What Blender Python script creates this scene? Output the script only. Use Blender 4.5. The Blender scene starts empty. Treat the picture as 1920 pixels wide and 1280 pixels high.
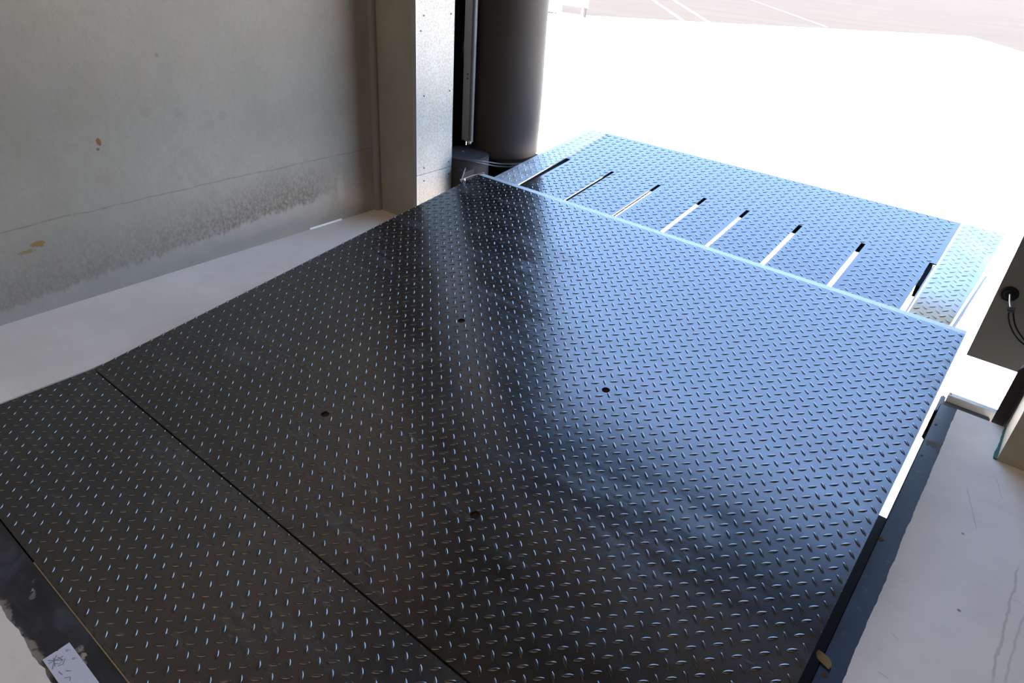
import bpy, bmesh, math, random
from mathutils import Vector, Matrix, noise
C = bpy.context.scene.collection
PI = math.pi
# ------------------------------------------------------------------ camera, sky, sun, exposure
S = bpy.context.scene
cam_d = bpy.data.cameras.new('camera'); cam = bpy.data.objects.new('camera', cam_d); C.objects.link(cam)
cam_d.sensor_width = 36.0; cam_d.lens = 36.0*1292.87/1920.0; cam_d.clip_start = 0.05; cam_d.clip_end = 500
Rr = (0.77631381, 0.62694824, 0.06536654); Ru = (-0.36976365, 0.36894996, 0.85273136); Rf = (-0.51050144, 0.6861573, -0.51824361)
cam.matrix_world = Matrix(((Rr[0], Ru[0], -Rf[0], 0), (Rr[1], Ru[1], -Rf[1], 0), (Rr[2], Ru[2], -Rf[2], 1.32), (0, 0, 0, 1)))
S.camera = cam
S.view_settings.view_transform = 'Standard'; S.view_settings.look = 'None'
S.view_settings.gamma = 1.0; S.view_settings.use_curve_mapping = False
S.view_settings.exposure = 0.5
SKY = 1.5
SUN_EL = math.radians(73); SUN_AZ = math.radians(200)     # azimuth seen from +Y, clockwise: the sun stands behind the building
w = bpy.data.worlds.new('sky'); S.world = w; w.use_nodes = True
nt = w.node_tree; bg = nt.nodes['Background']
sky = nt.nodes.new('ShaderNodeTexSky'); sky.sky_type = 'NISHITA'; sky.sun_disc = False
sky.sun_elevation = math.radians(55); sky.sun_rotation = SUN_AZ; sky.air_density = 1.0; sky.dust_density = 0.6; sky.ozone_density = 1.5
nt.links.new(sky.outputs[0], bg.inputs[0]); bg.inputs[1].default_value = SKY
sd = bpy.data.lights.new('sun', 'SUN'); so = bpy.data.objects.new('sun', sd); C.objects.link(so)
sd.energy = 36.0; sd.angle = math.radians(0.53); sd.color = (1, 0.87, 0.72)
sv = Vector((math.sin(SUN_AZ)*math.cos(SUN_EL), math.cos(SUN_AZ)*math.cos(SUN_EL), math.sin(SUN_EL)))
so.rotation_euler = sv.to_track_quat('Z', 'Y').to_euler(); so.location = (0, 0, 20)
# unseen warm fill lights added under the ceiling to brighten the hall
def fill_light(x, y, e, sx=1.5, sy=.4):
    ld = bpy.data.lights.new('hall_fill', 'AREA'); ld.shape = 'RECTANGLE'; ld.size = sx; ld.size_y = sy; ld.energy = e; ld.color = (1, .86, .70)
    o = bpy.data.objects.new('hall_fill', ld); C.objects.link(o); o.location = (x, y, 4.3)
for x, y in ((-.4, -3.6), (4.5, -3.6)): fill_light(x, y, 65, 4.8, 4.6)

# ------------------------------------------------------------------ constants of the place (metres)
WX = -2.64                      # left wall
LX0, LX1 = -2.157, -0.008       # leveler left and right edge
YR0, YR1 = 0.212, 0.650         # rear plate
TILT = math.radians(7.695)
DL = 1.925                      # deck length along the slope
FY = 2.525                      # outer face of the dock wall
GZ = -1.2                       # yard
PITCH = 0.0419
def dk(x, s, n=0.0):            # deck frame -> world
    return Vector((x, YR1 + s*math.cos(TILT) - n*math.sin(TILT), s*math.sin(TILT) + n*math.cos(TILT)))

# ------------------------------------------------------------------ material helpers
class N:
    def __init__(s, name):
        s.m = bpy.data.materials.new(name); s.m.use_nodes = True; s.t = s.m.node_tree
        s.b = s.t.nodes['Principled BSDF']
    def n(s, typ, **kw):
        o = s.t.nodes.new(typ)
        for k, v in kw.items(): setattr(o, k, v)
        return o
    def put(s, sock, v):
        if isinstance(v, bpy.types.NodeSocket): s.t.links.new(v, sock)
        elif isinstance(v, tuple) and len(v) == 3 and sock.type == 'RGBA': sock.default_value = (*v, 1)
        else: sock.default_value = v
    def set(s, **kw):
        for k, v in kw.items(): s.put(s.b.inputs[k.replace('_', ' ')], v)
        return s
    def co(s):
        return s.n('ShaderNodeNewGeometry').outputs['Position']
    def map(s, v, scale=(1, 1, 1), loc=(0, 0, 0), rot=(0, 0, 0)):
        o = s.n('ShaderNodeMapping'); s.put(o.inputs[0], v); o.inputs['Scale'].default_value = scale
        o.inputs['Location'].default_value = loc; o.inputs['Rotation'].default_value = rot; return o.outputs[0]
    def noise(s, v, sc, det=4, rough=.55, dist=0):
        o = s.n('ShaderNodeTexNoise'); s.put(o.inputs['Vector'], v); o.inputs['Scale'].default_value = sc
        o.inputs['Detail'].default_value = det; o.inputs['Roughness'].default_value = rough; o.inputs['Distortion'].default_value = dist
        return o.outputs[0]
    def ramp(s, f, a, b, va=0., vb=1., smooth=True):
        o = s.n('ShaderNodeMapRange', interpolation_type='SMOOTHSTEP' if smooth else 'LINEAR'); s.put(o.inputs[0], f)
        for i, v in enumerate((a, b, va, vb)): s.put(o.inputs[1+i], v)
        return o.outputs[0]
    def mix(s, f, a, b):
        o = s.n('ShaderNodeMix', data_type='RGBA'); s.put(o.inputs[0], f); s.put(o.inputs[6], a); s.put(o.inputs[7], b); return o.outputs[2]
    def ma(s, op, a, b=0., c=0.):
        o = s.n('ShaderNodeMath', operation=op); s.put(o.inputs[0], a); s.put(o.inputs[1], b); s.put(o.inputs[2], c); return o.outputs[0]
    def bump(s, h, st=.3, d=.002):
        o = s.n('ShaderNodeBump'); s.put(o.inputs['Height'], h); o.inputs['Strength'].default_value = st; o.inputs['Distance'].default_value = d
        s.t.links.new(o.outputs[0], s.b.inputs['Normal'])
    def sep(s, v):
        o = s.n('ShaderNodeSeparateXYZ'); s.put(o.inputs[0], v); return o.outputs
def plain(name, col, rough=.5, metal=0., **kw):
    return N(name).set(Base_Color=col, Roughness=rough, Metallic=metal, **kw).m

# black painted tread plate
def steel_paint(name, base, dust, ior, r0, r1, dk_amt, rot=0.):
    m = N(name); p = m.co()
    a = m.noise(p, 2.2, 5, .6, .4); b = m.noise(m.map(p, (1, 5, 1), rot=(0, 0, -.35)), 3.0, 6, .65); c = m.noise(p, 70, 3, .6)
    f = m.ma('MULTIPLY', m.ramp(a, .45, .72), m.ramp(b, .42, .75))
    sp = m.ramp(c, .66, .74, 0, .5)
    f2 = m.ma('MINIMUM', m.ma('ADD', m.ma('MULTIPLY', f, 1.0), m.ma('MULTIPLY', sp, .25)), 1.)
    col = m.mix(m.ma('MULTIPLY', f2, dk_amt), base, dust)
    rr = m.ma('ADD', m.ramp(b, .3, .75, r0, r1), m.ma('MULTIPLY', f2, .16))
    m.set(Base_Color=col, Roughness=rr, IOR=ior)
    m.bump(m.noise(p, 9, 3, .5), .12, .004)
    return m.m
M_DECK = steel_paint('black_tread_paint', (.0115, .0105, .0095), (.10, .105, .12), 1.95, .19, .28, .27)
M_LIP = steel_paint('black_lip_paint', (.013, .013, .015), (.10, .105, .12), 1.85, .14, .22, .12)
M_BLK = plain('black_steel', (.010, .010, .011), .38)
# bevelled metal edge of the deck, base colour lightened for its sky reflection
M_EDGE = N('skylit_steel_edge').set(Base_Color=(.34, .34, .35), Metallic=.4, Roughness=.6).m
def galv(name, brown_end):
    m = N(name); p = m.co(); a = m.noise(p, 14, 5, .65, .3); b = m.noise(p, 3, 4, .6)
    col = m.mix(m.ramp(a, .3, .75), (.34, .335, .325), (.55, .545, .53))
    if brown_end:
        y = m.sep(p)[1]
        near = m.ramp(m.ma('ADD', y, m.ma('MULTIPLY', m.ma('SUBTRACT', b, .5), .25)), 2.57, 2.82, 1., 0.)
        col = m.mix(m.ma('MULTIPLY', near, .85), col, (.30, .19, .07))  # browner towards the deck end
    m.set(Base_Color=col, Metallic=.5, Roughness=m.ramp(a, .3, .7, .42, .6)); m.bump(a, .15, .002)
    return m.m
M_GALV_L = galv('galvanised_plate', False); M_GALV_R = galv('galvanised_plate_browned', True)
# pit angle steel, blue sky reflection tinted into its base colour
def angle_mat():
    m = N('sky_tinted_angle_steel'); p = m.co()
    a = m.noise(p, 6, 6, .65); c = m.noise(p, 45, 4, .6); d = m.noise(p, 180, 2, .5)
    col = m.mix(m.ramp(a, .35, .7), (.008, .013, .028), (.016, .024, .045))
    col = m.mix(m.ramp(c, .60, .72, 0, .45), col, (.11, .10, .09))
    col = m.mix(m.ramp(c, .72, .78, 0, .6), col, (.16, .09, .04))
    m.set(Base_Color=col, Roughness=m.ramp(a, .3, .7, .34, .48), Specular_IOR_Level=.32); m.bump(d, .15, .001); return m.m
M_ANGLE = angle_mat()
def rear_mat():
    m = N('scuffed_black_beam'); p = m.co()
    a = m.noise(m.map(p, (1, 3, 1)), 7, 6, .7, .6); c = m.noise(p, 60, 4, .6)
    col = m.mix(m.ramp(a, .4, .75), (.014, .014, .017), (.045, .046, .054))
    y = m.sep(p)[1]
    edge = m.ramp(m.ma('ADD', y, m.ma('MULTIPLY', m.ma('SUBTRACT', m.noise(p, 22, 6, .7),  .5), .075)),   .116, .127, 1., 0.)
    col = m.mix(m.ma('MULTIPLY', edge, .75), col, (.26, .22, .17))
    for (cx, cy, r, cc) in ((-1.392, .178, .007, (.50, .40, .30)), (-1.412, .188, .008, (.10, .10, .11)), (-1.372, .172, .012, (.12, .12, .13)), (-1.168, .180, .012, (.26, .22, .17)), (-1.150, .178, .012, (.36, .28, .2)), (-1.132, .172, .010, (.24, .2, .16))):
        o = m.n('ShaderNodeVectorMath', operation='DISTANCE'); m.put(o.inputs[0], m.map(p, (1, 1.6, 1))); o.inputs[1].default_value = (cx, cy*1.6, 0)
        dd = m.ma('ADD', o.outputs['Value'], m.ma('MULTIPLY', m.ma('SUBTRACT', m.noise(p, 70, 5, .7), .5), .05))
        col = m.mix(m.ramp(dd, r*.5, r, .9, 0.), col, cc)
    m.set(Base_Color=col, Roughness=m.ramp(a, .3, .7, .38, .6), IOR=1.5); m.bump(c, .2, .002); return m.m
M_REAR = rear_mat()
# concrete
SCRATCH = ((.319, 1.84, .312, 1.36, .004, .40), (.347, 1.68, .332, 1.38, .004, .30), (.157, 2.07, .216, 1.87, .0011, .55), (.222, 2.17, .25, 2.07, .001, .45), (.11, 1.373, .133, 1.363, .0009, .8), (.115, 1.248, .14, 1.245, .0009, .8), (.338, 1.68, .316, 1.677, .0009, .6))
def conc(name, c0, c1, big=1.2, fine=120, speck=(.12, .115, .11), rough=.75, marks=False):
    m = N(name); p = m.co()
    a = m.noise(p, big, 6, .6, .3); f = m.noise(p, fine, 4, .7); mid = m.noise(p, 9, 5, .6)
    col = m.mix(m.ramp(a, .3, .72), c0, c1)
    col = m.mix(m.ramp(mid, .45, .8, 0, .35), col, tuple(v*.82 for v in c0))
    col = m.mix(m.ramp(f, .66, .74, 0, .25), col, speck)
    if marks:   # scuff scratches and drag lines in the floor
        s1 = m.noise(m.map(p, (40, 1.2, 1), rot=(0, 0, .55)), 2.0, 3, .5)
        s2 = m.noise(m.map(p, (1.5, 38, 1), rot=(0, 0, .25)), 1.6, 3, .5)
        gate = m.ramp(m.noise(p, 3.1, 2, .5), .5, .62)
        col = m.mix(m.ma('MULTIPLY', m.ma('MULTIPLY', m.ramp(s1, .70, .76), gate), .30), col, (.13, .12, .11))
        col = m.mix(m.ma('MULTIPLY', m.ma('MULTIPLY', m.ramp(s2, .70, .76), gate), .22), col, (.15, .13, .12))
        for (ax, ay, bx, by, wd, k) in SCRATCH:
            q = m.n('ShaderNodeVectorMath', operation='SUBTRACT'); m.put(q.inputs[0], p); q.inputs[1].default_value = (ax, ay, 0)
            L_ = math.hypot(bx-ax, by-ay); ux_, uy_ = (bx-ax)/L_, (by-ay)/L_
            def dot_(x_, y_):
                o = m.n('ShaderNodeVectorMath', operation='DOT_PRODUCT'); m.put(o.inputs[0], q.outputs[0]); o.inputs[1].default_value = (x_, y_, 0); return o.outputs['Value']
            al = dot_(ux_, uy_); pe = m.ma('ABSOLUTE', m.ma('ADD', dot_(-uy_, ux_), m.ma('MULTIPLY', m.ma('SUBTRACT', m.noise(p, 16, 3, .5), .5), wd*5)))
            msk = m.ma('MULTIPLY', m.ramp(pe, wd*.3, wd, 1., 0.), m.ma('MULTIPLY', m.ramp(al, 0., L_*.15), m.ramp(al, L_*.85, L_, 1., 0.)))
            col = m.mix(m.ma('MULTIPLY', msk, k), col, (.20, .17, .15))
        vor = m.n('ShaderNodeTexVoronoi'); m.put(vor.inputs['Vector'], p); vor.inputs['Scale'].default_value = 6
        col = m.mix(m.ramp(vor.outputs[0], .02, .035, .8, 0.), col, (.09, .085, .08))
    m.set(Base_Color=col, Roughness=rough); m.bump(m.ma('ADD', f, m.ma('MULTIPLY', mid, .6)), .25, .0015); return m.m
M_FLOOR = conc('light_grey_concrete_floor', (.61, .55, .485), (.72, .66, .595), marks=True, rough=.62)
M_COL = conc('brownish_concrete_post', (.25, .228, .19), (.32, .292, .245), 2.5, 90)
M_YARD = conc('pale_concrete_apron', (.78, .72, .64), (.84, .78, .70), .3, 40, (.5, .48, .45))
M_DOCKW = conc('grey_dock_concrete', (.30, .29, .27), (.36, .35, .33), 1.5, 60)
M_CEIL = plain('dark_roof_sheet', (.30, .25, .18), .8)
M_HALL = conc('hall_wall_panel', (.30, .26, .20), (.36, .31, .24), 1, 40)
def asphalt():
    m = N('brown_asphalt'); p = m.co(); a = m.noise(m.map(p, (.25, 1.2, 1), rot=(0, 0, -.6)), .8, 6, .6); f = m.noise(p, 12, 4, .7)
    col = m.mix(m.ramp(a, .3, .7), (.034, .0288, .0245), (.039, .0335, .0285)); col = m.mix(m.ramp(f, .55, .75, 0, .3), col, (.043, .038, .033))
    m.set(Base_Color=col, Roughness=.95, Specular_IOR_Level=.1); return m.m
M_ASPH = asphalt()
def wall_mat():
    m = N('stained_concrete_panel'); p = m.co(); x, y, z = m.sep(p)
    a = m.noise(p, 1.6, 5, .6, .2); f = m.noise(p, 150, 4, .7); st = m.noise(m.map(p, (1, 60, 34)), 1., 4, .7); mid = m.noise(p, 12, 5, .65)
    col = m.mix(m.ramp(a, .3, .7), (0.274, 0.229, 0.186), (0.331, 0.277, 0.231))
    col = m.mix(m.ramp(st, .4, .75, 0, .35), col, (0.219, 0.182, 0.146))
    col = m.mix(m.ramp(f, .6, .75, 0, .4), col, (0.163, 0.135, 0.105))
    cl = m.noise(m.map(p, (1, 1, .7)), 4.5, 6, .7, .6)
    col = m.mix(m.ramp(cl, .42, .75, 0, .45), col, (.25, .232, .205))
    # lower band: darker sanded zone with a ragged lower edge, then the smoother pale foot of the wall
    zed = m.ma('ADD', z, m.ma('MULTIPLY', m.ma('SUBTRACT', m.noise(m.map(p, (1, 2.6, 1)), 1.1, 3, .5), .5), .12))
    zed = m.ma('SUBTRACT', zed, m.ma('MULTIPLY', m.ma('SUBTRACT', y, 1.3), .055))
    zr = m.ma('ADD', zed, m.ma('MULTIPLY', m.ma('SUBTRACT', m.noise(m.map(p, (1, 60, 14)), 1., 3, .6), .5), .07))
    up = m.ramp(zed, .12, .36, 1., 0.); low = m.ramp(zr, .095, .112, 0., 1.)
    band = m.ma('MULTIPLY', up, low)
    grit = m.noise(m.map(p, (1, 85, 60)), 1., 4, .75)
    gy = m.ma('MULTIPLY', m.ramp(y, .9, 1.7, .45, 1.), m.ramp(y, 1.85, 2.05, 1., .25))
    col = m.mix(m.ma('MULTIPLY', m.ma('MULTIPLY', band, gy), m.ramp(grit, .36, .64, .25, 1.)), col, (0.142, 0.111, 0.079))
    foot = m.ma('MULTIPLY', m.ramp(zr, .085, .105, 1., 0.), m.ramp(y, 1.9, 1.93, 1., .15))
    col = m.mix(m.ma('MULTIPLY', foot, .7), col, m.mix(m.ramp(mid, .3, .7), (0.302, 0.277, 0.236), (0.342, 0.304, 0.262)))
    # hairline joint about 0.3 m up
    wv = m.ma('ADD', z, m.ma('MULTIPLY', m.ma('SUBTRACT', m.noise(m.map(p, (1, 3, 0)), 1., 3, .5), .5), .05))
    ln = m.ramp(m.ma('ABSOLUTE', m.ma('SUBTRACT', wv, .327)), .0015, .004, 1., 0.)
    ln = m.ma('MULTIPLY', ln, m.ramp(m.noise(m.map(p, (1, 14, 1)), 1., 3, .5), .35, .6, .25, .5))
    col = m.mix(ln, col, (0.138, 0.111, 0.090))
    for (cy, cz, ry, rz, cc, k) in ((1.016, .562, .008, .014, (0.187, 0.069, 0.020), .9), (1.008, .538, .006, .006, (0.187, 0.076, 0.026), .85), (.741, .255, .024, .010, (0.244, 0.125, 0.029), .9), (.70, .236, .026, .006, (0.244, 0.139, 0.041), .8),
                                  (.75, .245, .008, .007, (0.244, 0.125, 0.029), .85), (1.281, .829, .006, .007, (0.260, 0.139, 0.059), .8), (1.20, .645, .022, .022, (0.229, 0.187, 0.149), .35), (1.32, .62, .02, .02, (0.229, 0.187, 0.149), .35),
                                  (1.44, .56, .022, .02, (0.229, 0.187, 0.149), .3), (1.50, .585, .02, .018, (0.229, 0.187, 0.149), .3), (.60, .76, .05, .04, (0.310, 0.229, 0.168), .4), (1.0, .43, .03, .02, (0.310, 0.215, 0.164), .4), (2.06, .16, .022, .075, (0.383, 0.333, 0.280), .45), (1.94, .10, .05, .06, (0.342, 0.312, 0.269), .6)):
        o = m.n('ShaderNodeVectorMath', operation='DISTANCE'); m.put(o.inputs[0], m.map(p, (0, 1/ry, 1/rz))); o.inputs[1].default_value = (0, cy/ry, cz/rz)
        jj = .9 if k > .6 else .35
        dd = m.ma('ADD', o.outputs['Value'], m.ma('MULTIPLY', m.ma('SUBTRACT', m.noise(p, 90, 4, .7), .5), jj*2))
        col = m.mix(m.ramp(dd, .8, 1.15, k, 0.), col, cc)
    m.set(Base_Color=col, Roughness=.8); m.bump(m.ma('ADD', f, grit), .22, .0015); return m.m
M_WALL = wall_mat()
M_SEAL = plain('grey_joint_sealant', (.22, .19, .185), .6)
def sheet_mat():
    m = N('galvanised_cladding'); p = m.co(); a = m.noise(p, 110, 5, .75); b = m.noise(p, 16, 5, .6)
    col = m.mix(m.ramp(a, .35, .62), (.22, .205, .188), (.35, .33, .305)); col = m.mix(m.ramp(b, .5, .8, 0, .3), col, (.42, .43, .45))
    m.set(Base_Color=col, Metallic=.25, Roughness=.5); return m.m
M_SHEET = sheet_mat()
def rubber(name, c, r=.55):
    m = N(name); p = m.co(); a = m.noise(p, 5, 4, .5)
    m.set(Base_Color=m.mix(a, c, tuple(v*1.3 for v in c)), Roughness=max(r, .7), Specular_IOR_Level=.22); m.bump(m.noise(p, 300, 2, .5), .08, .001); return m.m
M_CURT = rubber('dark_brown_pvc_curtain', (.030, .0235, .020), .5)
M_FLAP = rubber('lit_brown_pvc_curtain', (.105, .095, .082), .6)  # same rubber as the left side, its brighter lighting put into the colour
M_RUB = rubber('black_rubber', (.005, .0045, .0042), .8)
M_BUF = rubber('grey_rubber_buffer', (.030, .028, .027), .8)
M_ALU = plain('anodised_aluminium', (.30, .30, .30), .42, .3)
M_SCREW = plain('dark_screw_head', (.03, .03, .035), .4, .5)
M_STEEL = plain('bright_steel', (.6, .6, .58), .35, .9)
M_WHITE = plain('white_painted_board', (.82, .82, .80), .6)
M_GREYL = plain('grey_leg_paint', (.014, .014, .015), .7)
M_PAPER = plain('white_paper_tag', (.50, .51, .58), .55)
M_INK = plain('grey_pencil_ink', (.17, .18, .21), .7)
M_TAN = plain('tan_seal_strip', (.33, .25, .15), .6)
M_LEAF = plain('dry_tan_leaf', (.30, .22, .12), .8)
M_GREEN = rubber('green_joint_foam', (.045, .105, .085), .8)
M_BEAMW = plain('sunlit_white_lip', (.88, .88, .88), .55)  # sunlight on the channel lip, put into its white; trim shares it
M_HOLE = plain('rusty_hole', (.04, .016, .008), .8)
M_PLUG = plain('dark_rust_blotch', (.10, .045, .018), .9)
M_LINE = plain('white_road_paint', (.047, .042, .038), .9)

# ------------------------------------------------------------------ mesh helpers
def link(name, me, mat, parent=None):
    o = bpy.data.objects.new(name, me); C.objects.link(o)
    if mat is not None and not me.materials: me.materials.append(mat)
    if parent is not None:
        o.parent = parent
        off = Vector(parent.location)
        if parent.parent is not None: off = off + Vector(parent.parent.location)
        me.transform(Matrix.Translation(-off))
    return o
def obj(name, bm, mat, parent=None, smooth=False):
    me = bpy.data.meshes.new(name); bmesh.ops.recalc_face_normals(bm, faces=bm.faces); bm.to_mesh(me); bm.free()
    if smooth:
        for f in me.polygons: f.use_smooth = True
        me.set_sharp_from_angle(angle=math.radians(38)) if hasattr(me, 'set_sharp_from_angle') else None
    return link(name, me, mat, parent)
def sub(name, bm, mat, part):          # a sub-part: parent is a part whose own mesh sits at its thing's base
    return obj(name, bm, mat, part)
def tag(o, label=None, cat=None, group=None, kind=None):
    if label: o['label'] = label
    if cat: o['category'] = cat
    if group: o['group'] = group
    if kind: o['kind'] = kind
    return o
def empty(name, loc, label, cat, group=None):
    o = bpy.data.objects.new(name, None); C.objects.link(o); o.location = loc; o.empty_display_size = .1
    return tag(o, label, cat, group)
def struct(o): o['kind'] = 'structure'; return o
def hexa(bm, pts):
    v = [bm.verts.new(p) for p in pts]
    for f in ((0, 3, 2, 1), (4, 5, 6, 7), (0, 1, 5, 4), (1, 2, 6, 5), (2, 3, 7, 6), (3, 0, 4, 7)): bm.faces.new([v[i] for i in f])
    return v
def box(bm, x0, x1, y0, y1, z0, z1, f=None):
    P = [(x0, y0, z0), (x1, y0, z0), (x1, y1, z0), (x0, y1, z0), (x0, y0, z1), (x1, y0, z1), (x1, y1, z1), (x0, y1, z1)]
    if f: P = [f(*p) for p in P]
    return hexa(bm, P)
def bbox(name, mat, parent, x0, x1, y0, y1, z0, z1, bev=0., f=None, seg=2):
    bm = bmesh.new(); box(bm, x0, x1, y0, y1, z0, z1, f)
    if bev: bmesh.ops.bevel(bm, geom=bm.edges[:], offset=bev, segments=seg, affect='EDGES')
    return obj(name, bm, mat, parent, smooth=bool(bev))
def tube(bm, pts, r, n=8, cap=True):
    pts = [Vector(p) for p in pts]; rings = []
    up = None
    for i, p in enumerate(pts):
        d = (pts[min(i+1, len(pts)-1)] - pts[max(i-1, 0)]).normalized()
        if up is None:
            up = Vector((0, 0, 1)) if abs(d.z) < .9 else Vector((1, 0, 0))
        s = d.cross(up).normalized(); up = s.cross(d).normalized()
        rings.append([bm.verts.new(p + r*(math.cos(a)*s + math.sin(a)*up)) for a in [2*PI*k/n for k in range(n)]])
    for a, b in zip(rings, rings[1:]):
        for k in range(n): bm.faces.new((a[k], a[(k+1) % n], b[(k+1) % n], b[k]))
    if cap: bm.faces.new(rings[0][::-1]); bm.faces.new(rings[-1])
def smoothpath(pts, n=8):
    P = [Vector(p) for p in pts]; P = [2*P[0]-P[1]] + P + [2*P[-1]-P[-2]]; out = []
    for i in range(1, len(P)-2):
        for k in range(n):
            t = k/n; a, b, c, d = P[i-1:i+3]
            out.append(.5*((2*b) + (c-a)*t + (2*a-5*b+4*c-d)*t*t + (3*b-a-3*c+d)*t**3))
    return out + [P[-2]]
def disc(bm, c, axis, r, h, n=20, r2=None):
    m = Vector(axis).to_track_quat('Z', 'Y').to_matrix().to_4x4(); m.translation = Vector(c) + Vector(axis).normalized()*h/2
    bmesh.ops.create_cone(bm, cap_ends=True, segments=n, radius1=r, radius2=r if r2 is None else r2, depth=h, matrix=m)
def slab(name, outline, holes, z0, z1, f=None):      # filled polygon with holes -> mesh between z0 and z1, optionally mapped by f
    cu = bpy.data.curves.new(name, 'CURVE'); cu.dimensions = '2D'; cu.fill_mode = 'BOTH'; cu.extrude = (z1-z0)/2
    for poly in [outline] + holes:
        sp = cu.splines.new('POLY'); sp.points.add(len(poly)-1)
        for q, p in zip(sp.points, poly): q.co = (p[0], p[1], 0, 1)
        sp.use_cyclic_u = True
    o = bpy.data.objects.new(name, cu); C.objects.link(o)
    dg = bpy.context.evaluated_depsgraph_get(); me = bpy.data.meshes.new_from_object(o.evaluated_get(dg))
    bpy.data.objects.remove(o); bpy.data.curves.remove(cu)
    bm = bmesh.new(); bm.from_mesh(me); bpy.data.meshes.remove(me)
    bmesh.ops.remove_doubles(bm, verts=bm.verts, dist=1e-6)
    for v in bm.verts:
        v.co.z += (z0+z1)/2
        if f: v.co = f(*v.co)
    for fc in bm.faces: fc.smooth = False
    return bm
# ---- raised tread lugs
LL, LW, LH = .0131, .0042, .0021
LUGT = []
for t in (-1, -.86, -.55, -.2, .2, .55, .86, 1):
    LUGT.append((t*LL, LW*(1-t*t)**.8 + .0001, LH*(1-t*t)**.3))
PROF = ((-1, -.15), (-.84, .56), (-.45, .88), (0, 1), (.45, .88), (.84, .56), (1, -.15))
def lug(bm, cx, cy, sgn, z):
    cs = math.sqrt(.5); ux, uy = cs, cs*sgn; vx, vy = -uy, ux
    rows = []
    for (t, w_, h_) in LUGT:
        rows.append([bm.verts.new((cx+ux*t+vx*q*w_, cy+uy*t+vy*q*w_, z + k*h_)) for q, k in PROF])
    for a, b in zip(rows, rows[1:]):
        for k in range(len(PROF)-1):
            f = bm.faces.new((a[k], a[k+1], b[k+1], b[k])); f.smooth = True
def lugs(x0, x1, y0, y1, px, py, z, skip=None):
    """lug field in plate coordinates, cut off at the rectangle x0..x1, y0..y1"""
    bm = bmesh.new(); m = .02
    i0 = int((x0-px)/PITCH)-2; i1 = int((x1-px)/PITCH)+3; j0 = int((y0-py)/PITCH)-2; j1 = int((y1-py)/PITCH)+3
    for i in range(i0, i1):
        for j in range(j0, j1):
            for (o, sg) in ((0, -1), (.5, 1)):
                cx = px+(i+o)*PITCH; cy = py+(j+o)*PITCH
                if x0-m < cx < x1+m and y0-m < cy < y1+m and not (skip and skip(cx, cy)): lug(bm, cx, cy, sg, z)
    for co, no in (((x0+.0008, 0, 0), (-1, 0, 0)), ((x1-.0008, 0, 0), (1, 0, 0)), ((0, y0+.0008, 0), (0, -1, 0)), ((0, y1-.0008, 0), (0, 1, 0))):
        bmesh.ops.bisect_plane(bm, geom=bm.verts[:]+bm.edges[:]+bm.faces[:], plane_co=co, plane_no=no, clear_outer=True)
    bmesh.ops.recalc_face_normals(bm, faces=bm.faces)
    return bm
def merge(a, b, f=None):            # b into a, mapping b's vertices by f
    if f:
        for v in b.verts: v.co = f(*v.co)
    me = bpy.data.meshes.new('tmp'); b.to_mesh(me); a.from_mesh(me); bpy.data.meshes.remove(me); b.free(); return a
def plate_obj(name, base, lg, mat, parent, f=None):
    bmesh.ops.recalc_face_normals(base, faces=base.faces)
    merge(base, lg, f)
    me = bpy.data.meshes.new(name); base.to_mesh(me); base.free()
    return link(name, me, mat, parent)
def circ(cx, cy, r, n=18): return [(cx+r*math.cos(2*PI*k/n), cy+r*math.sin(2*PI*k/n)) for k in range(n)]
def jag(p0, p1, n, amp, seed):      # jagged line from p0 to p1
    out = []; d = Vector(p1)-Vector(p0); nrm = Vector((-d.y, d.x)).normalized()
    for k in range(n+1):
        t = k/n; q = Vector(p0)+d*t
        a = noise.noise(Vector((t*n*.13, seed, 0)))*amp*1.3 + noise.noise(Vector((t*n*.45, seed+9, 0)))*amp*.7
        out.append(tuple(q+nrm*a))
    return out

# ------------------------------------------------------------------ the setting
# yard
bm = bmesh.new(); pf = [(-38, 2.3), (30, 2.3), (30, -12), (-.5, 26.9), (-2.0, 29.335), (-4.076, 32.735), (-12.695, 22.951), (-14.852, 20.796), (-38, -2.36)]
pf = [(-33, 2.6), (24, 2.6), (24, 2.7), (-.5, 26.9), (-4.076, 32.735), (-12.695, 22.951), (-14.852, 20.796)]
bm.free(); bm = slab('apron', pf, [], GZ-.02, GZ)
struct(obj('floor_yard_apron', bm, M_YARD))
bm = bmesh.new(); box(bm, -160, 160, -60, 200, GZ-.3, GZ-.010); struct(obj('floor_yard_asphalt', bm, M_ASPH))
for pts in (((-17.2, 31.6), (-11.78, 24.33)), ((-16.9, 33.0), (-11.02, 24.86)), ((-15.5, 38.6), (-8.25, 28.96))):
    bm = bmesh.new(); a, b = Vector((*pts[0], 0)), Vector((*pts[1], 0)); d = (b-a).normalized(); n_ = Vector((-d.y, d.x, 0))*.09
    hexa(bm, [a-n_+Vector((0, 0, GZ-.012)), b-n_+Vector((0, 0, GZ-.012)), b+n_+Vector((0, 0, GZ-.012)), a+n_+Vector((0, 0, GZ-.012)), a-n_+Vector((0, 0, GZ-.006)), b-n_+Vector((0, 0, GZ-.006)), b+n_+Vector((0, 0, GZ-.006)), a+n_+Vector((0, 0, GZ-.006))])
    o = obj('painted_line', bm, M_LINE)
    tag(o, {-17.2: 'leftmost faint white painted line on the brown asphalt', -16.9: 'middle one of three faint white painted lines on the asphalt', -15.5: 'rightmost faint white painted line on the brown asphalt'}[pts[0][0]], 'road line', 'painted lines on the asphalt')
bm = bmesh.new(); box(bm, -4.2, -3.5, 27.5, 27.85, GZ, GZ+.006)
tag(obj('drain_slot', bm, M_LINE), 'small grey drain slot lying in the white apron near the asphalt', 'drain')

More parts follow.
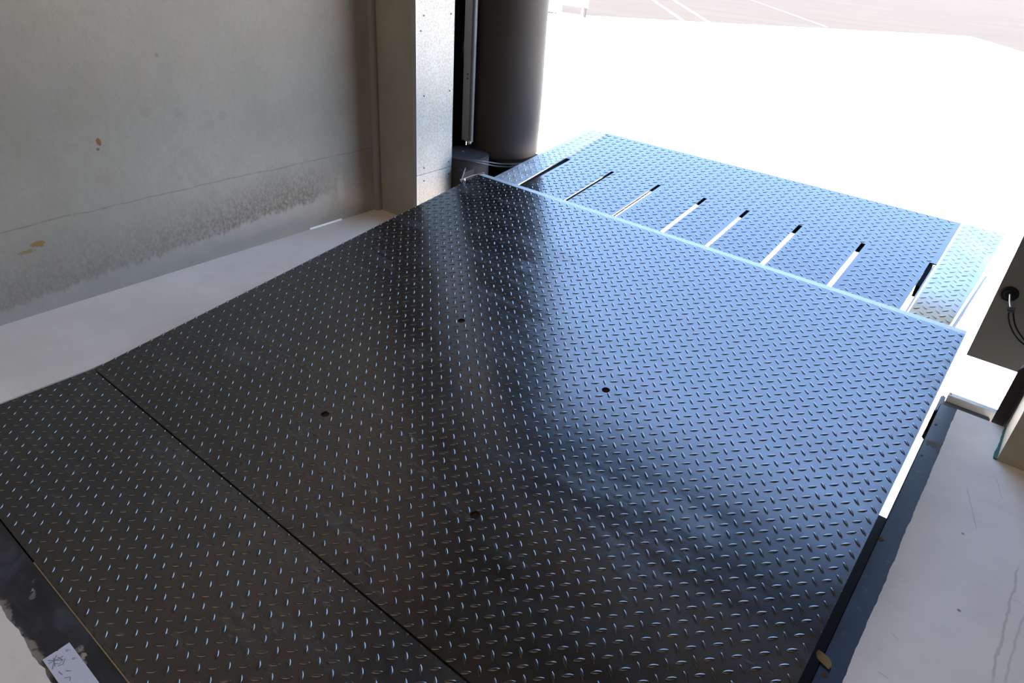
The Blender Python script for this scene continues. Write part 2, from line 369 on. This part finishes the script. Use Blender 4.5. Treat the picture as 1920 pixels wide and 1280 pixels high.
# hall floor with the pit cut out (ragged where it meets the steel angles)
right_edge = jag((.064, 2.488), (.064, .118), 260, .0022, 3.3)
rear_edge = jag((.064, .118), (-2.19, .118), 240, .007, 7.7)
outline = [(-2.64, -6), (9, -6), (9, 2.488)] + right_edge + rear_edge[1:-1] + [(-2.165, .118), (-2.165, 2.525), (-2.64, 2.525)]
bm = slab('floor', outline, [], -.16, 0.)
struct(obj('floor', bm, M_FLOOR))
# pit shell
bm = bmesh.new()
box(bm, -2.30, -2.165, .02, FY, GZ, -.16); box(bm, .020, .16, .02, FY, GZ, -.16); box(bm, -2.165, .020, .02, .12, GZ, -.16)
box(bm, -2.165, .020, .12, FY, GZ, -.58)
struct(obj('wall_pit', bm, plain('shade_black_pit_concrete', (.010, .009, .008), .9, Specular_IOR_Level=.08)))  # near-black colour stands in for the shade inside the pit
bm = bmesh.new(); box(bm, .02, 9, 2.488, FY, GZ, -.16); box(bm, -6, -2.165, 2.40, FY, GZ, -.16)
struct(obj('wall_dock', bm, M_DOCKW))
# walls
bm = bmesh.new(); box(bm, WX-.2, WX, -6, 2.525, -.16, 4.4); struct(obj('wall_left', bm, M_WALL))
bm = bmesh.new(); box(bm, WX, -2.351, 2.296, FY, 0, 4.4); struct(obj('wall_post_left', bm, M_COL))
bm = bmesh.new(); box(bm, .21, 9, 2.267, 2.488, 0, 4.4); struct(obj('wall_front', bm, M_COL))
bm = bmesh.new(); box(bm, -2.351, .21, 2.28, 2.488, 3.02, 4.4); struct(obj('wall_lintel', bm, M_COL))
bm = bmesh.new(); box(bm, -2.84, 9.2, -6.2, -6, -.16, 4.4); struct(obj('wall_back', bm, M_HALL))
bm = bmesh.new(); box(bm, 9, 9.2, -6, 2.525, -.16, 4.4); struct(obj('wall_right', bm, M_HALL))
bm = bmesh.new(); box(bm, -2.84, 9.2, -6.2, 2.6, 4.4, 4.6); struct(obj('ceiling', bm, M_CEIL))
# sealant bead in the wall corner
bm = bmesh.new(); tube(bm, [(WX+.004, 2.288, 0), (WX+.004, 2.288, 4.4)], .024, 14); struct(obj('trim_1', bm, M_SEAL, smooth=True))
# pale thin strip at the foot of the wall
bm = bmesh.new(); box(bm, WX, WX+.004, 1.86, 2.05, 0, .008); struct(obj('trim_2', bm, M_BEAMW))

# ------------------------------------------------------------------ galvanised cladding of the left post
def cladding(z0, z1, label, screws):
    t = empty('cladding_sheet', (-2.345, 2.41, z0), label, 'metal sheet', 'galvanised sheets on the door post')
    bbox('sheet', M_SHEET, t, -2.351, -2.345, 2.290, 2.528, z0, z1)
    bbox('edge_flange', M_ALU, t, -2.368, -2.345, 2.284, 2.290, z0, z1)
    for (y, z) in screws:
        bm = bmesh.new(); disc(bm, (-2.345, y, z), (1, 0, 0), .0036, .002, 10); obj('screw', bm, M_SCREW, t)
cladding(.002, .2475, 'short galvanised sheet at the foot of the left door post, below the joint', [(2.333, .214), (2.507, .213)])
cladding(.2495, 3.0, 'tall galvanised sheet on the left door post, above the joint', [(2.333, .278), (2.505, .276), (2.333, .614), (2.504, .618), (2.333, .95), (2.504, .95), (2.314, .89)])

# ------------------------------------------------------------------ dock leveler
M_SKIRT = plain('dull_black_skirt', (.006, .006, .006), .9, Specular_IOR_Level=.05)
lev = empty('dock_leveler', (-1.08, .43, 0), 'black tread plate dock leveler with raised deck and slotted lip', 'dock leveler')
bm = slab('rear', [(LX0, YR0), (LX1, YR0), (LX1, YR1-.0035), (LX0, YR1-.0035)], [], -.008, 0.)
plate_obj('rear_plate', bm, lugs(LX0, LX1, YR0, YR1-.0035, -1.717*.8, .4792, 0.), M_DECK, lev)
HOLES = [(-1.392, .925), (-1.391, .327), (-.796, .323), (-.796, .925)]
key = []
for (hx, hy) in HOLES:
    pts = []
    for k in range(22):
        a = 2*PI*k/22
        pts.append((hx+.0125*math.cos(a), hy+.0125*math.sin(a)))
    key.append(pts)
bm = slab('deck', [(LX0, .0015), (LX1, .0015), (LX1, DL-.037), (LX0, DL-.037)], key, -.008, 0., dk)
def near_hole(x, y): return any((x-a)**2+(y-b)**2 < .019**2 for a, b in HOLES)
deck = plate_obj('deck', bm, lugs(LX0, LX1, .0015, DL-.038, -.2895*.8, .719*.8, 0., near_hole), M_DECK, lev, dk)
# short rods of the keyhole sockets under the holes
for (hx, hy) in HOLES:
    bm = bmesh.new(); disc(bm, dk(hx, hy, -.045), (0, 0, 1), .017, .034, 16); obj('lifting_socket', bm, M_HOLE, lev)
# bevelled front strip
bm = bmesh.new(); hexa(bm, [dk(LX0, DL-.037, -.014), dk(LX1, DL-.037, -.014), dk(LX1, DL, -.0145), dk(LX0, DL, -.0145), dk(LX0, DL-.037, 0), dk(LX1, DL-.037, 0), dk(LX1, DL, -.0075), dk(LX0, DL, -.0075)])
tag(obj('front_edge', bm, M_EDGE, lev), 'bright bevelled steel strip')
# side skirts, cross beams and underside bearers
for (x0, x1) in ((LX0+.002, LX0+.010), (LX1-.010, LX1-.002)):
    bm = bmesh.new(); box(bm, x0, x1, .03, DL-.2, -.13, -.008, dk); obj('side_skirt', bm, M_SKIRT, lev)
bm = bmesh.new(); box(bm, LX0+.02, LX1-.02, DL-.10, DL-.06, -.11, -.03, dk); obj('cross_beam', bm, M_BLK, lev)
for k in range(6):
    x = LX0 + .2 + k*(LX1-LX0-.4)/5
    bm = bmesh.new(); box(bm, x-.02, x+.02, .05, DL-.12, -.10, -.035, dk); obj('bearer', bm, M_BLK, lev)
bm = bmesh.new(); box(bm, LX0, LX1, YR0, YR0+.012, -.12, -.008); obj('rear_skirt', bm, M_BLK, lev)
# lip : centre plate with slots
LN = -.016
SX = [-1.669, -1.409, -1.170, -.964, -.729, -.470]
C0, C1 = -1.967, -.196
def dl(x, s, n=0.): return dk(x, s, n+LN)
S_END = 2.343
hw = .0085
slots = []
ow = [(-1.928, 1.80)]
out = [(-1.945, 1.80)]
# outline runs along the rear edge with every slot as an open notch
xs = []
out = [(-1.926, 1.80)]
for x in SX: out += [(x-hw, 1.80), (x-hw, S_END), (x+hw, S_END), (x+hw, 1.80)]
out += [(-.2215, 1.80), (-.2215, S_END), (C1, S_END), (-.1985, 2.765), (-1.9655, 2.765), (-1.955, S_END), (-1.926, S_END)]
bm = slab('lip', out, [], -.006, 0., dl)
def lip_skip(x, y):
    if y < S_END+.012 and (any(abs(x-q) < hw+.009 for q in SX) or x < -1.915 or x > -.232): return True
    xl = -1.945 - (y-1.9)*.02
    return x < -1.948 or x > -.21
lip = plate_obj('lip', bm, lugs(-1.97, -.19, 1.80, 2.758, -1.0, 2.0, 0., lip_skip), M_LIP, lev, dl)
# bevelled tip of the lip
def tip(x0, x1, parent, name='lip_tip', mat=M_EDGE):
    bm = bmesh.new(); hexa(bm, [dl(x0, 2.765, -.014), dl(x1, 2.765, -.014), dl(x1, 2.782, -.014), dl(x0, 2.782, -.014), dl(x0, 2.765, 0), dl(x1, 2.765, 0), dl(x1, 2.782, -.007), dl(x0, 2.782, -.007)])
    obj(name, bm, mat, parent)
tip(-1.9655, -.1985, lev)
# bearer rail below the lip, past the slot ends, and ribs
bm = bmesh.new(); box(bm, -1.95, -.21, 2.352, 2.39, -.050, -.0065, dl); obj('lip_rail', bm, M_BLK, lev)
for x in (-1.80, -1.54, -1.29, -1.07, -.85, -.60, -.345):
    bm = bmesh.new(); box(bm, x-.03, x+.03, 1.70, 2.34, -.030, -.0065, dl); obj('lip_rib_block', bm, M_SKIRT, lev)
for (x0, x1, s1, dp) in ((-1.99, -1.947, S_END+.01, .12), (-1.700, -1.6745, S_END, .045), (-1.44, -1.4155, S_END, .010), (-.962, -.9565, S_END, .014)):  # deeper bars added as blockers to darken the slots
    bm = bmesh.new(); box(bm, x0, x1, 1.72, s1, -dp, -.0065, dl); obj('lip_rib_block', bm, M_SKIRT, lev)
bm = bmesh.new(); box(bm, LX0+.012, LX1-.012, YR1-.05, YR1+.05, -.03, -.010); obj('seam_light_block', bm, M_BLK, lev)  # unseen strip added to keep light out of the seam
# narrow dark tongue beside the last slot
bm = bmesh.new(); box(bm, -.2045, -.1985, 1.80, 2.335, -.030, -.003, dl); obj('guide_bar', bm, M_LIP, lev)
bm = bmesh.new(); box(bm, -.2215, -.207, 2.15, S_END, -.055, -.0065, dl); obj('guide_shoe', bm, M_SKIRT, lev)
# left and right side plates of the lip
bm = slab('sp', [(-2.100, 1.80), (-1.947, 1.80), (-1.9690, 2.768), (-2.062, 2.775), (-2.088, 2.762), (-2.094, 2.73)], [], -.004, .002, dl)
def sk_l(x, y): return x > -1.962 or x < -2.086
sp = plate_obj('side_plate', bm, lugs(-2.1, -1.95, 1.80, 2.755, -2.03, 2.01, .002, sk_l), M_GALV_L, lev, dl); tag(sp, 'pale galvanised left side plate')
bm = slab('sp', [(-.1945, 1.80), (-.068, 1.80), (-.046, 2.3), (-.034, 2.775), (-.1905, 2.765)], [], -.004, .002, dl)
def sk_r(x, y): return x < -.182 or x > -.075+ (y-1.9)*.035
sp = plate_obj('side_plate', bm, lugs(-.19, -.035, 1.80, 2.758, -.115, 2.0, .002, sk_r), M_GALV_R, lev, dl); tag(sp, 'galvanised right side plate, brownish near the deck')
bm = bmesh.new(); hexa(bm, [dl(-.064, 1.80, -.05), dl(-.056, 1.80, -.05), dl(-.026, 2.385, -.03), dl(-.034, 2.385, -.03), dl(-.064, 1.80, -.010), dl(-.056, 1.80, -.010), dl(-.026, 2.385, -.010), dl(-.034, 2.385, -.010)])
tag(obj('side_flange', bm, M_ALU, lev), 'bare metal flange below the right side plate')

# ------------------------------------------------------------------ steel frame round the pit
M_DULL = plain('shade_black_sheet', (.008, .008, .009), .9, Specular_IOR_Level=0.)
fr = empty('pit_frame', (.03, .15, 0), 'dark steel angle frame set in the concrete round the leveler pit', 'steel frame')
def angle(name, x0, x1, y0, y1, inner, mat, par):
    bm = bmesh.new()
    box(bm, x0, x1, y0, y1, -.012, -.0012)
    return bm
# right angle with a rolled inner edge
bm = bmesh.new(); prof = [(.085, -.0012), (.0142, -.0013)] + [(.014, -.10), (.022, -.10), (.022, -.014), (.085, -.014)]
ys = (.118, 2.484)
r = [[bm.verts.new((x, y, z)) for x, z in prof] for y in ys]
for k in range(len(prof)): bm.faces.new((r[0][k], r[0][(k+1) % len(prof)], r[1][(k+1) % len(prof)], r[1][k]))
bm.faces.new(r[0][::-1]); bm.faces.new(r[1])
sa = obj('side_angle', bm, M_ANGLE, fr, True)
bm = bmesh.new(); box(bm, .0125, .0139, .118, 2.484, -.12, -.0013); obj('inner_shade_face', bm, M_DULL, fr)  # thin black sheet added as shade over the angle's bright inner side
for (x, y, rr) in ((.026, 2.337, .0042), (.025, 2.127, .0035), (.030, 1.161, .0058)):
    bm = bmesh.new(); disc(bm, (x, y, -.0012), (0, 0, 1), rr, .0008, 14); obj('weld_plug', bm, M_PLUG, fr)
bm = bmesh.new()
pts = [(x-.002*0, y) for x, y in jag((.022, 2.228), (.068, 2.236), 26, .014, 2)] + [(x, y) for x, y in jag((.068, 2.19), (.022, 2.196), 26, .018, 5)]
bm.free(); bm = slab('mp', pts, [], -.0013, -.0008)
tag(obj('mortar_smear', bm, conc('mortar', (.045, .042, .040), (.085, .078, .070), 9, 90), fr), 'grey mortar smear across the angle')
bm = slab('rb', [(.019+.007*math.cos(a)*(1+.3*math.sin(3*a)), 1.662+.006*math.sin(a)*(1+.4*math.cos(4*a))) for a in [k*.35 for k in range(18)]], [], -.0012, -.0002)
obj('rust_fleck', bm, M_PLUG, fr)
# rear beam
bm = bmesh.new(); box(bm, -2.165, .014, .09, .209, -.10, -.0015)
ra = obj('rear_beam', bm, M_REAR, fr)
bm = bmesh.new(); box(bm, -1.47, -.6, .2092, .2115, -.02, -.001); tag(obj('seal_strip', bm, M_TAN, fr), 'tan strip along the rear gap')
# left hidden angle
# outer cross channel at the right corner with sun-whitened lip
bm = bmesh.new(); box(bm, .016, .165, 2.489, 2.575, -.14, -.030); box(bm, .004, .02, 2.45, 2.575, -.14, -.012)
bmesh.ops.bevel(bm, geom=bm.edges[:], offset=.004, segments=2, affect='EDGES'); obj('cross_channel', bm, plain('grey_channel_steel', (.085, .08, .078), .5, .3), fr, True)
bm = bmesh.new(); box(bm, .022, .175, 2.575, 2.600, -.05, -.006); tag(obj('channel_lip', bm, M_BEAMW, fr), 'sunlit white outer lip')
bm = bmesh.new(); disc(bm, (.029, 2.588, -.006), (0, 0, 1), .003, .001, 10); obj('lip_screw', bm, M_SCREW, fr)

# ------------------------------------------------------------------ dock shelter outside
sh = empty('dock_shelter', (-1.07, 2.53, 0), 'dark dock shelter around the door opening with side curtains', 'dock shelter')
def sheet(path, z0, z1, th, nz=14, wob=0.):
    bm = bmesh.new(); P = [Vector((x, y, 0)) for x, y in path]; rows = []
    for side in (0, 1):
        g = []
        for i, p in enumerate(P):
            d = (P[min(i+1, len(P)-1)]-P[max(i-1, 0)]).normalized(); n_ = Vector((-d.y, d.x, 0))*th*side
            col_ = []
            for k in range(nz+1):
                z = z0+(z1-z0)*k/nz; ww = wob*(noise.noise(Vector((p.x*7, p.y*9, z*3.5)))+.5*noise.noise(Vector((p.x*20, p.y*20, z*11))))
                col_.append(bm.verts.new((p.x+n_.x+ww, p.y+n_.y+ww, z)))
            g.append(col_)
        rows.append(g)
    a, b = rows
    for g in (a, b):
        for i in range(len(g)-1):
            for k in range(nz): bm.faces.new((g[i][k], g[i+1][k], g[i+1][k+1], g[i][k+1]))
    n_ = len(a)
    for i in range(n_-1):
        bm.faces.new((a[i][0], a[i+1][0], b[i+1][0], b[i][0])); bm.faces.new((a[i][nz], b[i][nz], b[i+1][nz], a[i+1][nz]))
    for k in range(nz):
        bm.faces.new((a[0][k], b[0][k], b[0][k+1], a[0][k+1])); bm.faces.new((a[-1][k], a[-1][k+1], b[-1][k+1], b[-1][k]))
    return bm
bm = bmesh.new(); NS = 56; rings = []
for (z, rr) in [(.250, .150), (.250, .176), (.254, .186), (.264, .190)] + [(.30+.15*k, .190+.003*math.sin(k*1.1)) for k in range(21)]:
    rings.append([bm.verts.new((-2.36+rr*math.cos(2*PI*k/NS), 2.95+rr*math.sin(2*PI*k/NS), z)) for k in range(NS)])
for a, b in zip(rings, rings[1:]):
    for k in range(NS): bm.faces.new((a[k], a[(k+1) % NS], b[(k+1) % NS], b[k]))
bm.faces.new(rings[0][::-1]); bm.faces.new(rings[-1])
tag(obj('left_cushion', bm, M_CURT, sh, True), 'tall rounded dark brown left cushion')
lc = [(-2.66, 2.53 + k*.05) for k in range(10)]
obj('left_side_fabric', sheet(lc, -.2, 3.3, .004, 60, .02), M_RUB, sh, True)
obj('left_back_fabric', sheet([(-2.66+k*.015, 2.985-.0*k) for k in range(13)], -.2, 3.3, .004, 60, .015), M_RUB, sh, True)
rp = bmesh.new(); box(rp, .022, .62, 2.998, 3.004, -.03, 3.3); pg = tag(obj('right_curtain', rp, M_FLAP, sh), 'flat right curtain in a lit grey brown tone')
bm = bmesh.new(); box(bm, .60, .625, FY, 2.998, -.2, 3.3); obj('right_side_fabric', bm, M_RUB, sh)
bm = bmesh.new(); box(bm, -2.66, .62, 3.006, 3.012, 2.42, 3.3); obj('top_curtain', bm, M_RUB, sh)
bm = bmesh.new(); box(bm, -2.70, .66, FY, 3.03, 3.3, 3.34); obj('shelter_roof', bm, M_RUB, sh)
bm = bmesh.new(); box(bm, -2.60, -2.14, 2.80, 3.10, -.55, .236); bmesh.ops.bevel(bm, geom=bm.edges[:], offset=.01, segments=2, affect='EDGES'); obj('foot_pad', bm, M_RUB, sh, True)
# aluminium rail beside the left cushion
bm = bmesh.new(); RX, RY, RZ = .072, -.08, .027
for (x0, x1, y0, y1) in ((-2.527, -2.505, 2.800, 2.812), (-2.505, -2.499, 2.806, 2.812), (-2.499, -2.476, 2.792, 2.812), (-2.476, -2.466, 2.806, 2.812), (-2.466, -2.458, 2.797, 2.812)): box(bm, x0+RX, x1+RX, y0+RY, y1+RY, .300+RZ, 3.3)
tag(obj('curtain_rail', bm, M_ALU, sh), 'grooved aluminium rail')
for z in (.62, .64, 1.0):
    bm = bmesh.new(); disc(bm, (-2.489+RX, 2.792+RY, z+.02), (0, -1, 0), .004, .002, 10); obj('rail_screw', bm, M_SCREW, sh)
bm = bmesh.new(); disc(bm, (-2.460+RX, 2.792+RY, .300+RZ), (0, -1, 0), .010, .012, 12); disc(bm, (-2.460+RX, 2.786+RY, .300+RZ), (0, -1, 0), .006, .012, 6); tag(obj('rail_bolt', bm, M_STEEL, sh), 'bright bolt at the foot of the rail')
# bright cords along the foot of the curtain
for dz in (0., -.014):
    bm = bmesh.new(); tube(bm, smoothpath([(-2.44, 2.53, .296+dz*.1), (-2.355, 2.535, .292+dz*.1), (-2.285, 2.56, .291+dz*.2), (-2.238, 2.62, .284+dz*.7), (-2.229, 2.70, .262+dz), (-2.206, 2.758, .249+dz), (-2.165, 2.80, .250+dz), (-2.133, 2.86, .252+dz), (-2.12, 2.95, .25+dz)], 8), .0034, 8); obj('cord', bm, plain('grey_cord', (.055, .055, .055), .6), sh, True)
# rubber buffer beside the leveler
bu = empty('rubber_buffer', (-2.39, 2.66, 0), 'round topped grey rubber buffer beside the left corner of the leveler', 'bumper')
bm = bmesh.new(); bmesh.ops.create_cone(bm, cap_ends=True, segments=48, radius1=.131, radius2=.131, depth=.54, matrix=Matrix.Translation((-2.378, 2.655, .015)))
bmesh.ops.bevel(bm, geom=[e for e in bm.edges if abs(e.verts[0].co.z-e.verts[1].co.z) < 1e-4], offset=.006, segments=2, affect='EDGES')
obj('rubber_body', bm, M_BUF, bu, True)
bm = bmesh.new(); hexa(bm, [(-2.50, 2.528, -.25), (-2.27, 2.528, -.25), (-2.255, 2.62, -.25), (-2.50, 2.62, -.25), (-2.50, 2.528, .235), (-2.27, 2.528, .235), (-2.255, 2.62, .255), (-2.50, 2.62, .255)])
bmesh.ops.bevel(bm, geom=bm.edges[:], offset=.006, segments=2, affect='EDGES'); obj('mounting_block', bm, M_BUF, bu, True)
bm = bmesh.new(); disc(bm, (-2.40, 2.67, .285), (0, 0, 1), .006, .003, 12); obj('bolt_head', bm, M_STEEL, bu)
# bent wire at the corner of the deck
bm = bmesh.new(); A_ = Vector((-2.185, 2.43, .236))
tube(bm, [(-2.172, 2.44, .300), (-2.186, 2.432, .245), (-2.188, 2.430, .228)], .0022, 6)
tube(bm, [(-2.188, 2.430, .240), (-2.150, 2.47, .262), (-2.098, 2.49, .284)], .0024, 6)
tube(bm, [(-2.192, 2.428, .236), (-2.170, 2.436, .244)], .0055, 8)
tag(obj('bent_wire', bm, M_STEEL, None, True), 'bent bright wire hook sticking up at the far left corner of the deck', 'wire')

# round plug and cable on the right curtain (sub-parts of the curtain)
bm = bmesh.new(); disc(bm, (.062, 2.998, .258), (0, -1, 0), .030, .008, 28, .026); disc(bm, (.062, 2.990, .258), (0, -1, 0), .018, .006, 20, .014); obj('plug_disc', bm, M_RUB, pg, True)
bm = bmesh.new(); tube(bm, [(.064, 2.985, .262), (.072, 2.965, .245), (.082, 2.955, .226)], .0032, 8); tag(obj('eye_bolt', bm, M_STEEL, pg, True), 'bright steel pin')
for k, dx in enumerate((0, .012)):
    bm = bmesh.new(); tube(bm, smoothpath([(.081+dx, 2.955, .224), (.088+dx*1.4, 2.95, .195), (.110+dx*1.6, 2.94, .160), (.150+dx*2, 2.93, .125), (.22, 2.92, .10-.0*k)], 7), .0028, 8); obj('cable', bm, M_RUB, pg, True)
bm = bmesh.new(); tube(bm, [(.074, 2.953, .220), (.100, 2.953, .224)], .0062, 10); tube(bm, [(.078, 2.952, .210), (.098, 2.952, .213)], .0045, 10); obj('cable_clamp', bm, M_SCREW, pg, True)

# dark post beside the right door post, green foam joint
bm = bmesh.new(); hexa(bm, [(.166, 2.50, -.01), (.205, 2.50, -.01), (.30, 2.62, -.01), (.186, 2.62, -.01), (.166, 2.50, .205), (.205, 2.50, .25), (.30, 2.62, .25), (.186, 2.62, .215)])
bmesh.ops.bevel(bm, geom=bm.edges[:], offset=.003, segments=2, affect='EDGES')
tag(obj('rubber_corner_pad', bm, rubber('dark_brown_rubber', (.022, .017, .016), .55), None, True), 'dark rubber pad standing outside the right door post', 'pad')
bm = slab('foam', [(.210, 2.266)] + jag((.2005, 2.268), (.205, 2.486), 22, .0035, 12) + [(.21, 2.486)], [], 0., .006)
tag(obj('foam_joint', bm, M_GREEN), 'green foam strip squeezed out at the foot of the right door post', 'foam strip')

# paper tag, wood scrap
def tagxy(u, v_): # local axes of the paper
    o = Vector((-1.1985, .1228)); ex = Vector((1, -.006)); ey = Vector((0.0, 1)); return o + ex*u + ey*v_
pt = empty('paper_tag', (-1.12, .148, 0), 'white paper tag with pencil scribbles lying on the black beam', 'paper tag')
P = [tagxy(0, 0), tagxy(0, .024), tagxy(.0005, .026), tagxy(.002, .0275), tagxy(0, .030), tagxy(-.001, .051), tagxy(.24, .051), tagxy(.24, 0)]
bm = slab('pp', [tuple(p) for p in P], [], .0003, .0009); obj('paper', bm, M_PAPER, pt)
def ink(pts, r=.0010):
    bm = bmesh.new(); Q = [tagxy(*p) for p in pts]
    tube(bm, [(q.x, q.y, .0009) for q in Q], r, 5)
    for v_ in bm.verts: v_.co.z = .0009 + max(0, (v_.co.z-.0009)*.25)
    obj('pencil_mark', bm, M_INK, pt)
for p in ([(.010, .006), (.030, .026)], [(.012, .016), (.034, .010)], [(.018, .004), (.022, .030)], [(.016, .022), (.030, .026), (.034, .018), (.026, .012)],
          [(.036, .004), (.020, .014), (.010, .022)], [(.030, .030), (.040, .022), (.036, .014)], [(.050, .010), (.062, .012)], [(.058, .020), (.066, .026)], [(.072, .012), (.078, .020), (.086, .016)]):
    ink(smoothpath([(*q, 0) for q in p], 5) and p)
for (u, v_) in ((.012, .040), (.040, .041)):
    ink([(u, v_), (u+.003, v_+.003), (u+.005, v_), (u+.002, v_-.002), (u, v_)], .0009); ink([(u+.0055, v_+.0045), (u+.0075, v_+.0045)], .0008)
bm = bmesh.new()
path = [(.000, 1.207), (.008, 1.2015), (.018, 1.196), (.027, 1.190), (.034, 1.183)]; ww = (.004, .0095, .011, .008, .003)
for lay in (0, 1):
    rows = []
    for (x, y), w_ in zip(path, ww):
        rows.append([bm.verts.new((x+q*w_*.55, y+q*w_, .0005 + (1-abs(q))*.005 + lay*.002 + .0015*math.sin(q*9+x*200))) for q in (-1, -.5, 0, .2, .4, 1)])
    for a, b in zip(rows, rows[1:]):
        for k in range(5): bm.faces.new((a[k], a[k+1], b[k+1], b[k]))
tag(obj('dry_leaf', bm, M_LEAF, None, True), 'small curled tan dry leaf lying on the right pit angle', 'leaf')

# ------------------------------------------------------------------ white barrier far out in the yard
br = empty('road_barrier', (-14.4, 21, GZ), 'white boarded barrier with a dark leg standing at the edge of the asphalt', 'barrier')
bbox('end_board', M_WHITE, br, -16.2, -14.63, 20.97, 21.03, GZ+.02, -.3)
bbox('top_board', M_WHITE, br, -14.63, -13.60, 20.97, 21.03, -.905, -.70)
bbox('bottom_rail', M_WHITE, br, -14.63, -13.74, 20.98, 21.02, -1.185, -1.145)
bbox('upper_board', M_WHITE, br, -14.63, -13.60, 20.97, 21.03, -.67, -.3)
bbox('end_post', M_WHITE, br, -13.80, -13.72, 20.97, 21.03, -1.19, -.905)
bbox('leg', M_GREYL, br, -13.72, -13.65, 20.96, 21.04, GZ, -.905)
